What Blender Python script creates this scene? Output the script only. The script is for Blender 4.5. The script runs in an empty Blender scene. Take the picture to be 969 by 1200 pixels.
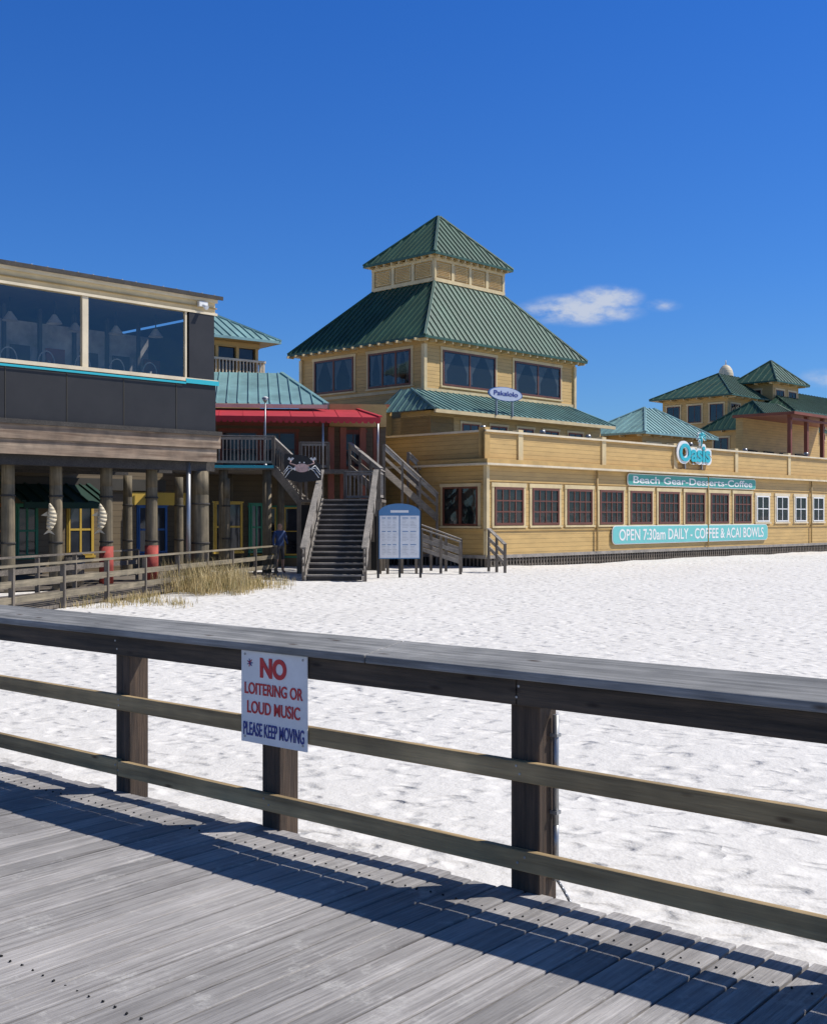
import bpy, bmesh, math, random
from mathutils import Vector, Matrix
random.seed(7)
F=1350.0; HZ=605.0; CX=484.5; EYE=2.0
scene=bpy.context.scene

# ---------------------------------------------------------------- frames
class Fr:
    def __init__(s,ox,oy,deg):
        a=math.radians(deg); s.o=(ox,oy); s.a=a
        s.x=(math.cos(a),math.sin(a)); s.y=(-math.sin(a),math.cos(a))
    def w(s,x,y,z=0):
        return Vector((s.o[0]+x*s.x[0]+y*s.y[0], s.o[1]+x*s.x[1]+y*s.y[1], z))
    def x_at(s,u,y):
        r=(u-CX)/F; p=s.w(0,y); return (r*p.y-p.x)/(s.x[0]-r*s.x[1])
    def y_at(s,u,x):
        r=(u-CX)/F; p=s.w(x,0); return (r*p.y-p.x)/(s.y[0]-r*s.y[1])
    def z_at(s,v,x,y):
        return EYE+(HZ-v)*s.w(x,y).y/F
W0=Fr(0,0,0)

# ---------------------------------------------------------------- materials
def nt(name):
    m=bpy.data.materials.new(name); m.use_nodes=True
    n=m.node_tree; return m,n,n.nodes['Principled BSDF']
def N(n,t,**k):
    x=n.nodes.new(t)
    for a,b in k.items(): setattr(x,a,b)
    return x
def rgb(c): return (c[0],c[1],c[2],1)
def pos(n,ang=0,scale=(1,1,1),off=(0,0,0)):
    g=N(n,'ShaderNodeNewGeometry'); r=N(n,'ShaderNodeVectorRotate',rotation_type='Z_AXIS')
    r.inputs['Angle'].default_value=-ang; r.inputs['Center'].default_value=off
    n.links.new(g.outputs['Position'],r.inputs['Vector'])
    m=N(n,'ShaderNodeMapping'); m.inputs['Scale'].default_value=scale
    n.links.new(r.outputs[0],m.inputs['Vector']); return m.outputs[0]
def noise(n,vec,sc,det=4,rough=.55):
    t=N(n,'ShaderNodeTexNoise'); t.inputs['Scale'].default_value=sc; t.inputs['Detail'].default_value=det
    t.inputs['Roughness'].default_value=rough
    n.links.new(vec,t.inputs['Vector']); return t.outputs['Fac']
def ramp(n,fac,stops):
    r=N(n,'ShaderNodeValToRGB'); e=r.color_ramp.elements
    e[0].position=stops[0][0]; e[0].color=rgb(stops[0][1]); e[1].position=stops[-1][0]; e[1].color=rgb(stops[-1][1])
    for p,c in stops[1:-1]:
        q=e.new(p); q.color=rgb(c)
    n.links.new(fac,r.inputs[0]); return r.outputs[0]
def bump(n,p,h,st,dist,prev=None):
    b=N(n,'ShaderNodeBump'); b.inputs['Strength'].default_value=st; b.inputs['Distance'].default_value=dist
    n.links.new(h,b.inputs['Height'])
    if prev is not None: n.links.new(prev,b.inputs['Normal'])
    n.links.new(b.outputs[0],p.inputs['Normal']); return b.outputs[0]
def math_(n,op,a,b=None,c=None):
    m=N(n,'ShaderNodeMath',operation=op)
    for i,v in enumerate((a,b,c)):
        if v is None: continue
        if isinstance(v,(int,float)): m.inputs[i].default_value=v
        else: n.links.new(v,m.inputs[i])
    return m.outputs[0]
def mixc(n,fac,a,b,bt='MIX'):
    m=N(n,'ShaderNodeMix',data_type='RGBA',blend_type=bt)
    for s,v in ((0,fac),(6,a),(7,b)):
        if isinstance(v,(int,float)): m.inputs[s].default_value=v
        elif isinstance(v,tuple): m.inputs[s].default_value=rgb(v)
        else: n.links.new(v,m.inputs[s])
    return m.outputs[2]
def mul(c,k): return tuple(x*k for x in c)
def srange(n,v,a,b):
    r=N(n,'ShaderNodeMapRange',interpolation_type='SMOOTHSTEP'); r.inputs[1].default_value=a; r.inputs[2].default_value=b
    n.links.new(v,r.inputs[0]); return r.outputs[0]

def paint(name,c,rough=.6,var=.18,sc=1.5,bm=.0):
    m,n,p=nt(name); v=pos(n)
    f=noise(n,v,sc,4,.65)
    n.links.new(ramp(n,f,[(.3,mul(c,1-var)),(.7,mul(c,1+var*.6))]),p.inputs['Base Color'])
    p.inputs['Roughness'].default_value=rough
    if bm: bump(n,p,noise(n,v,40,3),bm,.01)
    return m
def wood(name,c1,c2,ang=0,axis='x',rough=.8,st=.6,k=1.0,dist=.006,det=4,knots=False):
    m,n,p=nt(name)
    s={'x':(1.2,28,28),'y':(28,1.2,28),'z':(28,28,1.2)}[axis]
    v=pos(n,math.radians(ang),tuple(q*k for q in s))
    f=noise(n,v,1.0,det,.7); f2=noise(n,pos(n),2.3,3,.6)
    base=ramp(n,f,[(.3,c1),(.55,tuple((a+b)/2 for a,b in zip(c1,c2))),(.75,c2)])
    c=mixc(n,.6,base,ramp(n,f2,[(.3,(.40,.40,.40)),(.7,(1.18,1.14,1.1))]),'MULTIPLY')
    if knots:
        vo=N(n,'ShaderNodeTexVoronoi'); vo.inputs['Scale'].default_value=1.0
        ks={'x':(2.6,9,9),'z':(9,9,2.6)}[axis]
        n.links.new(pos(n,math.radians(ang),ks),vo.inputs['Vector'])
        c=mixc(n,1.0,c,ramp(n,vo.outputs['Distance'],[(.04,(.28,.2,.15)),(.13,(1,1,1))]),'MULTIPLY')
    n.links.new(c,p.inputs['Base Color']); p.inputs['Roughness'].default_value=rough
    bump(n,p,f,st,dist); return m
def siding(name,c,pitch=.18):
    m,n,p=nt(name); g=N(n,'ShaderNodeNewGeometry'); sp=N(n,'ShaderNodeSeparateXYZ')
    n.links.new(g.outputs['Position'],sp.inputs[0])
    fr=math_(n,'FRACT',math_(n,'DIVIDE',sp.outputs[2],pitch))
    dark=ramp(n,fr,[(0,(.45,.42,.38)),(.10,(1,1,1)),(1,(1,1,1))])
    f=noise(n,pos(n,0,(1,1,4)),.9,4,.6)
    base=ramp(n,f,[(.3,mul(c,.84)),(.7,mul(c,1.08))])
    n.links.new(mixc(n,1.0,base,dark,'MULTIPLY'),p.inputs['Base Color'])
    p.inputs['Roughness'].default_value=.6
    bump(n,p,math_(n,'SUBTRACT',1.0,fr),.9,.02); return m
def metalroof(name,c):
    m,n,p=nt(name); v=pos(n,0,(1,1,.3))
    f=noise(n,v,.8,5,.65)
    n.links.new(ramp(n,f,[(.28,mul(c,.7)),(.5,c),(.75,mul(c,1.35))]),p.inputs['Base Color'])
    p.inputs['Roughness'].default_value=.5; p.inputs['Metallic'].default_value=.1
    bump(n,p,noise(n,pos(n),6,2),.15,.01); return m
def glassdark(name,c=(.012,.014,.018)):
    m,n,p=nt(name)
    f=noise(n,pos(n),.7,3)
    n.links.new(ramp(n,f,[(.35,mul(c,.5)),(.65,mul(c,3.0))]),p.inputs['Base Color'])
    p.inputs['Roughness'].default_value=.06
    bump(n,p,noise(n,pos(n),1.6,1),.25,.02); return m
def glassclear(name,tint=(.55,.6,.62),gl=.07):
    m=bpy.data.materials.new(name); m.use_nodes=True; n=m.node_tree; n.nodes.clear()
    o=N(n,'ShaderNodeOutputMaterial'); t=N(n,'ShaderNodeBsdfTransparent'); t.inputs[0].default_value=rgb(tint)
    g=N(n,'ShaderNodeBsdfGlossy'); g.inputs['Roughness'].default_value=.05; g.inputs[0].default_value=(.95,.93,.9,1)
    x=N(n,'ShaderNodeMixShader'); x.inputs[0].default_value=gl
    bb=N(n,'ShaderNodeBump'); bb.inputs['Strength'].default_value=.3; bb.inputs['Distance'].default_value=.03
    n.links.new(noise(n,pos(n),1.3,2),bb.inputs['Height']); n.links.new(bb.outputs[0],g.inputs['Normal'])
    n.links.new(t.outputs[0],x.inputs[1]); n.links.new(g.outputs[0],x.inputs[2]); n.links.new(x.outputs[0],o.inputs[0])
    return m

FA=-39.57 # pier fence heading
TAN=(.55,.36,.127); TAN2=(.48,.315,.113); CREAM=(.64,.51,.28)
m_tan=siding('tan_siding',TAN); m_tan_s=siding('tan_siding_fine',TAN2,.14)
m_tanp=paint('tan_paint',(.53,.345,.12)); m_cream=paint('cream_trim',CREAM)
m_tand=paint('tan_trim_dark',(.40,.27,.10))
m_cream2=paint('pale_cream_trim',(.70,.60,.42))
m_green=metalroof('green_metal_roof',(.030,.085,.058)); m_teal=metalroof('weathered_teal_roof',(.15,.27,.25))
m_teal2=metalroof('pale_teal_roof',(.20,.35,.35))
m_glass=glassdark('dark_glass'); m_gclear=glassclear('window_glass')
m_vinyl=glassclear('clear_vinyl_window',(.80,.82,.82),.09)
m_void=paint('dark_interior',(.012,.012,.013),.9); m_black=paint('black_paint',(.014,.013,.013),.5,.4,1.2)
m_brown=paint('brown_frame',(.14,.045,.025),.5); m_redbrown=paint('redbrown_paint',(.22,.06,.03),.6)
m_blind=paint('window_blind',(.03,.025,.025),.7,.6,2)
m_white=paint('white_paint',(.78,.78,.76),.5,.06); m_drape=paint('drape_cloth',(.35,.33,.30),.9)
m_tealp=paint('teal_sign_paint',(.06,.33,.28),.5,.05); m_aqua=paint('aqua_sign_paint',(.16,.52,.50),.5,.05)
m_tq=paint('turquoise_paint',(.03,.42,.50),.4,.05)
m_red=paint('red_awning_cloth',(.48,.03,.04),.7); m_pink=paint('faded_red_paint',(.42,.07,.05),.8,.4,4)
m_dgreen=paint('dark_green_cloth',(.008,.04,.025),.8); m_yellow=paint('yellow_paint',(.55,.36,.05),.6)
m_gpaint=paint('green_paint',(.03,.20,.11),.6); m_bpaint=paint('blue_paint',(.02,.10,.3),.6); m_opaint=paint('orange_paint',(.42,.15,.05),.6)
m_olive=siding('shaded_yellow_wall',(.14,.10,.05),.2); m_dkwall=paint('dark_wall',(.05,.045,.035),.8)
m_metal=paint('galvanised_metal',(.35,.36,.37),.4,.1); m_metal.node_tree.nodes['Principled BSDF'].inputs['Metallic'].default_value=.7
m_grayw=wood('grey_weathered_wood',(.12,.10,.08),(.30,.26,.21),46,'x')
m_grayz=wood('grey_weathered_post',(.11,.09,.07),(.29,.25,.20),0,'z')
m_palew=wood('pale_weathered_wood',(.22,.20,.175),(.46,.42,.37),80,'x')
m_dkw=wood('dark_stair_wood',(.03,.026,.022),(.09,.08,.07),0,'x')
m_beamw=wood('fascia_beam_wood',(.13,.08,.05),(.50,.39,.28),46.3,'x',k=.3)
m_pile=wood('timber_pile',(.09,.075,.045),(.31,.25,.16),0,'z',k=.5)
m_lat=wood('lattice_wood',(.10,.085,.065),(.24,.20,.16),46.3,'x')
# pier fence
m_cap=wood('railing_cap_wood',(.12,.125,.125),(.47,.47,.46),FA,'x',.85,1.0,det=6,knots=True)
m_fas=wood('railing_fascia_wood',(.020,.016,.012),(.15,.108,.072),FA,'x',.75,1.0,.9,.012,det=6,knots=True)
m_post=wood('railing_post_wood',(.018,.013,.010),(.15,.098,.062),0,'z',.75,1.0,.9,.012,det=6,knots=True)
m_rail=wood('railing_rail_wood',(.20,.14,.065),(.68,.50,.26),FA,'x',.75,.9,.6,.008,det=6,knots=True)
m_brail=wood('boardwalk_rail_wood',(.14,.12,.08),(.38,.32,.22),78,'x')
m_blue=paint('blue_lettering',(.02,.04,.25),.5,.05); m_redl=paint('red_lettering',(.55,.02,.03),.5,.05)
m_signw=paint('sign_board_white',(.78,.79,.80),.4,.10,6)

def deckmat(name,c1,c2,ang,pitch,off):
    m,n,p=nt(name)
    v=pos(n,math.radians(ang),(1,1,1),off)
    s=N(n,'ShaderNodeSeparateXYZ'); n.links.new(v,s.inputs[0])
    idx=math_(n,'FLOOR',math_(n,'DIVIDE',math_(n,'SUBTRACT',s.outputs[0],off[0]),pitch))
    wn=N(n,'ShaderNodeTexWhiteNoise',noise_dimensions='1D'); n.links.new(idx,wn.inputs['W'])
    v2=pos(n,math.radians(ang),(42,1.3,10),off); f=noise(n,v2,1,5,.75)
    base=ramp(n,f,[(.3,c1),(.72,c2)])
    per=ramp(n,wn.outputs[0],[(0,(.76,.75,.74)),(1,(1.14,1.12,1.1))])
    c=mixc(n,1,base,per,'MULTIPLY')
    f2=noise(n,pos(n),1.4,4,.65)
    c=mixc(n,.8,c,ramp(n,f2,[(.3,(.68,.68,.69)),(.62,(1.12,1.11,1.1))]),'MULTIPLY')
    f3=noise(n,pos(n),5,5,.8)
    c=mixc(n,ramp(n,f3,[(.56,(0,0,0)),(.76,(.7,.7,.7))]),c,(.62,.60,.56))
    n.links.new(c,p.inputs['Base Color']); p.inputs['Roughness'].default_value=.8
    bump(n,p,f,.9,.009); return m

# ---------------------------------------------------------------- builder
class B:
    def __init__(s): s.v=[];s.f=[];s.mi=[];s.sm=[];s.mats=[]
    def m(s,mat):
        if mat not in s.mats: s.mats.append(mat)
        return s.mats.index(mat)
    def face(s,pts,mat,sm=False):
        k=len(s.v); s.v+= [Vector(p) for p in pts]; s.f.append(list(range(k,k+len(pts)))); s.mi.append(s.m(mat)); s.sm.append(sm)
    def hexa(s,P,mat):
        k=len(s.v); s.v+=[Vector(p) for p in P]; i=s.m(mat)
        for q in ((0,3,2,1),(4,5,6,7),(0,1,5,4),(1,2,6,5),(2,3,7,6),(3,0,4,7)):
            s.f.append([k+j for j in q]); s.mi.append(i); s.sm.append(False)
    def box(s,fr,x0,x1,y0,y1,z0,z1,mat):
        s.hexa([fr.w(x0,y0,z0),fr.w(x1,y0,z0),fr.w(x1,y1,z0),fr.w(x0,y1,z0),
                fr.w(x0,y0,z1),fr.w(x1,y0,z1),fr.w(x1,y1,z1),fr.w(x0,y1,z1)],mat)
    def beam(s,p,q,w,h,mat,up=(0,0,1)):
        p=Vector(p);q=Vector(q);d=(q-p).normalized();up=Vector(up)
        if abs(d.dot(up))>.98: up=Vector((0,1,0))
        sd=d.cross(up).normalized(); u=sd.cross(d).normalized()
        a=sd*w/2; b=u*h/2
        s.hexa([p-a-b,p+a-b,p+a+b,p-a+b,q-a-b,q+a-b,q+a+b,q-a+b],mat)
    def cyl(s,p,q,r0,r1,mat,n=14,caps=True):
        p=Vector(p);q=Vector(q);d=(q-p).normalized();up=Vector((0,0,1)) if abs(d.z)<.9 else Vector((1,0,0))
        a=d.cross(up).normalized(); b=d.cross(a); k=len(s.v); i=s.m(mat)
        for (c,r) in ((p,r0),(q,r1)):
            for j in range(n):
                t=2*math.pi*j/n; s.v.append(c+a*math.cos(t)*r+b*math.sin(t)*r)
        for j in range(n):
            j2=(j+1)%n; s.f.append([k+j,k+j2,k+n+j2,k+n+j]); s.mi.append(i); s.sm.append(True)
        if caps:
            s.f.append([k+j for j in range(n)][::-1]); s.mi.append(i); s.sm.append(False)
            s.f.append([k+n+j for j in range(n)]); s.mi.append(i); s.sm.append(False)
    def tube(s,pts,r,mat,n=8):
        for a,b in zip(pts[:-1],pts[1:]): s.cyl(a,b,r,r,mat,n)
    def roof(s,E0,E1,T1,T0,mat,pitch=.42,rib=.06,hips=True):
        E0,E1,T1,T0=map(Vector,(E0,E1,T1,T0))
        ex=(E1-E0); L=ex.length; ex/=L
        f=(T0-E0)-ex*(T0-E0).dot(ex); H=f.length; f/=H
        t0=(T0-E0).dot(ex); t1=(T1-E0).dot(ex)
        pts=[E0,E1,T1]+([T0] if (T1-T0).length>1e-3 else [])
        s.face(pts,mat)
        nrm=ex.cross(f)
        if nrm.z<0: nrm=-nrm
        k=pitch/2
        while k<L:
            lim=H
            if t0>1e-3 and k<t0: lim=min(lim,H*k/t0)
            if L-t1>1e-3 and k>t1: lim=min(lim,H*(L-k)/(L-t1))
            if lim>.15:
                a=E0+ex*k; s.beam(a+nrm*rib*.4,a+f*lim+nrm*rib*.4,rib*.6,rib,mat,up=nrm)
            k+=pitch
        if hips:
            s.beam(E0+nrm*.03,T0+nrm*.03,.14,.06,mat,up=nrm); s.beam(E1+nrm*.03,T1+nrm*.03,.14,.06,mat,up=nrm)
    def make(s,name,origin,parent=None,bevel=0):
        me=bpy.data.meshes.new(name); o=Vector(origin)
        me.from_pydata([tuple(v-o) for v in s.v],[],s.f)
        for m in s.mats: me.materials.append(m)
        me.polygons.foreach_set('material_index',s.mi); me.polygons.foreach_set('use_smooth',s.sm)
        bm=bmesh.new(); bm.from_mesh(me); bmesh.ops.recalc_face_normals(bm,faces=bm.faces); bm.to_mesh(me); bm.free()
        ob=bpy.data.objects.new(name,me); scene.collection.objects.link(ob)
        if parent: ob.parent=parent
        else: ob.location=o
        if bevel:
            b=ob.modifiers.new('bevel','BEVEL'); b.width=bevel; b.segments=2; b.limit_method='ANGLE'
        return ob
def group(name,origin):
    e=bpy.data.objects.new(name,None); e.location=origin; e.empty_display_size=.5; scene.collection.objects.link(e); return e
def hip(b,fr,x0,x1,y0,y1,ze,X0,X1,Y0,Y1,zt,mat,pitch=.42,soff=None):
    E=[fr.w(x0,y0,ze),fr.w(x1,y0,ze),fr.w(x1,y1,ze),fr.w(x0,y1,ze)]
    T=[fr.w(X0,Y0,zt),fr.w(X1,Y0,zt),fr.w(X1,Y1,zt),fr.w(X0,Y1,zt)]
    for i in range(4):
        j=(i+1)%4; b.roof(E[i],E[j],T[j],T[i],mat,pitch)
    sm=soff or m_tand
    b.face([p-Vector((0,0,.10)) for p in E],sm)
    for i in range(4):
        j=(i+1)%4; b.beam(E[i]-Vector((0,0,.05)),E[j]-Vector((0,0,.05)),.05,.12,mat)
def rafters(b,fr,x0,x1,y0,y1,ov,z,mat,step=.8):
    n=max(1,int((x1-x0)/step))
    for i in range(n+1):
        x=x0+(x1-x0)*i/n
        b.box(fr,x-.04,x+.04,y0-ov*.9,y0-.005,z-.22,z-.102,mat)
    n=max(1,int((y1-y0)/step))
    for i in range(n+1):
        y=y0+(y1-y0)*i/n
        b.box(fr,x0-ov*.9,x0-.005,y-.04,y+.04,z-.22,z-.102,mat)
m_drape2=paint('tower_drape_cloth',(.16,.15,.14),.9)
def window(b,fr,x0,x1,z0,z1,y=0,fm=None,nx=1,nz=1,trim=None,tw=.12,fw=.06,glass=None,mw=.035,drape=False,back=None):
    fm=fm or m_brown
    b.box(fr,x0,x1,y-.02,y+.02,z0,z1,back or m_void)
    if drape:
        w=x1-x0
        for i in range(nx):
            c0=x0+w*i/nx+.08; c1=x0+w*(i+1)/nx-.08; zm=z0+.1
            b.face([fr.w(c0,y-.026,z1-.05),fr.w(c0+(c1-c0)*.42,y-.026,z1-.05),fr.w(c0+.12,y-.026,z0+(z1-z0)*.4),fr.w(c0+.15,y-.026,zm),fr.w(c0,y-.026,zm)],m_drape2)
            b.face([fr.w(c1,y-.026,z1-.05),fr.w(c1-(c1-c0)*.38,y-.026,z1-.05),fr.w(c1-.12,y-.026,z0+(z1-z0)*.4),fr.w(c1-.15,y-.026,zm),fr.w(c1,y-.026,zm)],m_drape2)
    b.face([fr.w(x0,y-.035,z0),fr.w(x1,y-.035,z0),fr.w(x1,y-.035,z1),fr.w(x0,y-.035,z1)],glass or m_glass)
    b.box(fr,x0-fw,x0,y-.07,y+.01,z0-fw,z1+fw,fm); b.box(fr,x1,x1+fw,y-.07,y+.01,z0-fw,z1+fw,fm)
    b.box(fr,x0,x1,y-.068,y+.01,z0-fw,z0,fm); b.box(fr,x0,x1,y-.068,y+.01,z1,z1+fw,fm)
    for i in range(1,nx):
        x=x0+(x1-x0)*i/nx; b.box(fr,x-mw/2,x+mw/2,y-.055,y-.022,z0,z1,fm)
    for i in range(1,nz):
        z=z0+(z1-z0)*i/nz; b.box(fr,x0,x1,y-.052,y-.024,z-mw/2,z+mw/2,fm)
    if trim:
        q=fw+.002
        b.box(fr,x0-q-tw,x0-q,y-.04,y+.01,z0-q-.02,z1+q,trim); b.box(fr,x1+q,x1+q+tw,y-.04,y+.01,z0-q-.02,z1+q,trim)
        b.box(fr,x0-q-tw-.04,x1+q+tw+.04,y-.06,y+.01,z1+q,z1+q+tw*1.1,trim)
        b.box(fr,x0-q-tw-.04,x1+q+tw+.04,y-.09,y+.01,z0-q-.02-.08,z0-q-.02,trim)
def text(body,name,fr,xc,y,zc,width,height,mat,parent,extr=.004,offset=0.0,shear=0):
    c=bpy.data.curves.new('t','FONT'); c.body=body; c.align_x='CENTER'; c.align_y='CENTER'; c.extrude=.01; c.offset=offset; c.shear=shear
    o=bpy.data.objects.new('t',c); scene.collection.objects.link(o); bpy.context.view_layer.update()
    me=bpy.data.meshes.new_from_object(o.evaluated_get(bpy.context.evaluated_depsgraph_get()))
    bpy.data.objects.remove(o)
    xs=[v.co.x for v in me.vertices]; ys=[v.co.y for v in me.vertices]
    mx,Mx,my,My=min(xs),max(xs),min(ys),max(ys); o0=parent.location
    for v in me.vertices:
        X=(v.co.x-(mx+Mx)/2)*width/(Mx-mx); Z=(v.co.y-(my+My)/2)*height/(My-my); Y=-v.co.z/.01*extr
        v.co=fr.w(xc+X,y+Y,zc+Z)-o0
    me.materials.clear(); me.materials.append(mat)
    ob=bpy.data.objects.new(name,me); scene.collection.objects.link(ob); ob.parent=parent; return ob

# ---------------------------------------------------------------- frames of the place
S=Fr(2.85,45,46.3)
SL=lambda x,y: Fr(S.w(x,y).x,S.w(x,y).y,-43.7)
L=Fr(-5.92,34.5,46.3)
P=Fr(.549,5.27,FA)

# ---------------------------------------------------------------- sand
def sandmat():
    m,n,p=nt('white_sand'); v=pos(n)
    f=noise(n,v,.35,3,.6); f2=noise(n,v,70,2)
    c=ramp(n,f,[(.3,(.700,.675,.635)),(.7,(.755,.73,.69))])
    c=mixc(n,.35,c,ramp(n,f2,[(.3,(.8,.79,.77)),(.7,(1.1,1.1,1.1))]),'MULTIPLY')
    n.links.new(c,p.inputs['Base Color']); p.inputs['Roughness'].default_value=.95
    dn=N(n,'ShaderNodeTexNoise'); dn.inputs['Scale'].default_value=2.2; dn.inputs['Detail'].default_value=2; n.links.new(v,dn.inputs['Vector'])
    wv=mixc(n,.35,v,dn.outputs['Color'],'ADD')
    hs=None
    for sc,a,b_,wt,rot in ((1.5,.06,.30,1.0,.4),(2.7,.05,.32,.7,1.3)):
        mp=N(n,'ShaderNodeMapping'); mp.inputs['Rotation'].default_value=(0,0,rot); mp.inputs['Scale'].default_value=(1,1.5,1); n.links.new(wv,mp.inputs[0])
        vo=N(n,'ShaderNodeTexVoronoi',voronoi_dimensions='2D'); vo.inputs['Scale'].default_value=sc
        n.links.new(mp.outputs[0],vo.inputs['Vector'])
        h=math_(n,'MULTIPLY',srange(n,vo.outputs['Distance'],a,b_),wt)
        hs=h if hs is None else math_(n,'ADD',hs,h)
    b1=bump(n,p,hs,.85,.036)
    b2=bump(n,p,noise(n,v,4.5,4,.6),.8,.042,b1)
    bump(n,p,noise(n,v,38,2,.6),.5,.006,b2); return m
def ground():
    xs=[-3000,-800,-200,-60]+[-30+.5*i for i in range(int(90/.5))]+[80,200,800,3000]
    ys=[-500,-60]+[-10+.5*i for i in range(int(85/.5))]+[100,200,600,1500,4000]
    from mathutils import noise as mn
    vs=[]
    for y in ys:
        for x in xs:
            z=0
            if -30<=x<=60 and -10<=y<=75:
                z=.07*mn.noise(Vector((x*.25,y*.25,0)))+.04*mn.noise(Vector((x*.9,y*.9,3)))
            vs.append((x,y,z-.02))
    nx=len(xs); fs=[[j*nx+i,j*nx+i+1,(j+1)*nx+i+1,(j+1)*nx+i] for j in range(len(ys)-1) for i in range(nx-1)]
    me=bpy.data.meshes.new('sand'); me.from_pydata(vs,[],fs); me.materials.append(sandmat())
    me.polygons.foreach_set('use_smooth',[True]*len(fs))
    o=bpy.data.objects.new('sand_beach',me); scene.collection.objects.link(o)
ground()

# ---------------------------------------------------------------- pier deck
DZ=.30
b=B(); pitch=.145
md=deckmat('weathered_deck_boards',(.20,.19,.185),(.52,.505,.49),FA,pitch,(P.o[0],P.o[1],0))
for i in range(-98,62):
    x0=i*pitch; e=random.uniform(-.03,.015); dz=random.uniform(-.003,.003)
    b.box(P,x0+.006,x0+pitch-.006,-7.5,-.055+e,DZ-.04+dz,DZ+dz,md)
o=b.make('pier_deck',P.w(0,-3,DZ),bevel=.006)
b=B(); 
for y in (-.35,-2,-4,-6,-7.3): b.box(P,-14.2,9,y-.04,y+.04,DZ-.30,DZ-.045,m_fas)
b.box(P,-14.2,9,-7.4,-.2,DZ-.36,DZ-.31,m_void)
b.make('joists',P.w(0,-3,DZ),o)
b=B()
for i in range(-60,30):
    for yy in (-.35,-2.0):
        for dx in (.035,.11): b.cyl(P.w(i*pitch+dx,yy+random.uniform(-.01,.01),DZ+.001),P.w(i*pitch+dx,yy,DZ+.0045),.0045,.0045,m_void,6)
b.make('deck_screws',P.w(0,-3,DZ),o)

# ---------------------------------------------------------------- pier railing
org=P.w(0,0,DZ); g=group('wooden_railing',org)
b=B()
for x in (-8,-6.6,-5.1,-2.98,-1.66,0,1.75,3.4):
    w=.078 if abs(x)<.01 else .07
    b.box(P,x-w,x+w,-.07,.07,-.1,DZ+.955,m_post)
b.make('posts',org,g,bevel=.006)
b=B()
def seg(y0,y1,z0,z1,mat,cuts,jit=0):
    for a,c in zip(cuts[:-1],cuts[1:]):
        b.box(P,a+.002,c-.002,y0,y1,DZ+z0+random.uniform(-jit,jit),DZ+z1+random.uniform(-jit,jit),mat)
seg(-.112,-.0715,.845,.965,m_fas,[-9,-5.1,-.02,5],.003)
b.make('fascia_board',org,g,bevel=.005)
b=B()
seg(-.112,-.0715,.505,.60,m_rail,[-9,-6.6,-1.66,3.4,5],.004); seg(-.112,-.0715,.105,.20,m_rail,[-9,-6.6,-2.98,1.75,5],.004)
b.make('horizontal_rails',org,g,bevel=.005)
b=B()
for a,c in zip([-9,-5.3,-.9],[-5.3,-.9,5]):
    a+=.003;c-=.003;y0,y1,z0,z1=-.155,.15,DZ+.968,DZ+1.015
    b.hexa([P.w(a,y0,z0),P.w(c,y0,z0),P.w(c,y1,z1),P.w(a,y1,z1),P.w(a,y0,z0+.042),P.w(c,y0,z0+.042),P.w(c,y1,z1+.042),P.w(a,y1,z1+.042)],m_cap)
b.make('cap_rail',org,g,bevel=.007)
b=B()
for x in (-2.98,-1.66,0,1.75):
    for z in (.14,.17,.54,.575,.885,.935):
        xx=x+random.uniform(-.03,.03); b.cyl(P.w(xx,-.1155,DZ+z),P.w(xx,-.109,DZ+z),.006,.006,m_metal,8)
b.make('bolts',org,g)
b=B()
pts=[P.w(.10,.03,DZ+.80),P.w(.10,.03,DZ+.3),P.w(.10,.03,DZ+.12)]
b.tube(pts,.014,m_metal); b.cyl(pts[-1],P.w(.10,.03,DZ+.05),.019,.019,m_metal)
cab=[]
for i in range(13):
    t=i/12; cab.append(P.w(.10+.26*t*t,.03,DZ+.06-.36*t+.10*math.sin(math.pi*t)))
b.tube(cab,.007,m_metal,6)
for z in (.7,.35): b.box(P,.079,.117,.012,.048,DZ+z,DZ+z+.015,m_metal)
b.make('electrical_conduit',P.w(.1,.03,DZ))

# loitering sign
x0=P.x_at(283,-.125); x1=P.x_at(360,-.125); xc=(x0+x1)/2; w=x1-x0
org=P.w(xc,-.125,DZ+.46); g=group('warning_sign',org)
b=B(); b.box(P,x0,x1,-.125,-.117,DZ+.465,DZ+.965,m_signw)
for sx in (.06,.94):
    for sz in (.495,.945): b.cyl(P.w(x0+w*sx,-.129,DZ+sz),P.w(x0+w*sx,-.12,DZ+sz),.007,.007,m_metal,8)
b.make('sign_board',org,g,bevel=.002)
text('NO','word_no',P,xc,-.1275,DZ+.88,w*.40,.110,m_redl,g,.0015,.045)
text('LOITERING OR','word_loitering',P,xc,-.1275,DZ+.762,w*.88,.064,m_redl,g,.0015,.014)
text('LOUD MUSIC','word_loud_music',P,xc,-.1275,DZ+.660,w*.80,.068,m_redl,g,.0015,.014)
text('PLEASE KEEP MOVING','word_keep_moving',P,xc,-.1275,DZ+.54,w*.92,.074,m_blue,g,.0015,.010)
b=B(); 
for s_ in range(7):
    a=s_/7*6.28; b.cyl(P.w(x0+w*.14,-.127,DZ+.90),P.w(x0+w*.14+.022*math.cos(a),-.127,DZ+.90+.022*math.sin(a)),.003,.002,m_redl if s_%2 else m_blue,6)
b.make('emblem',org,g)

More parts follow.
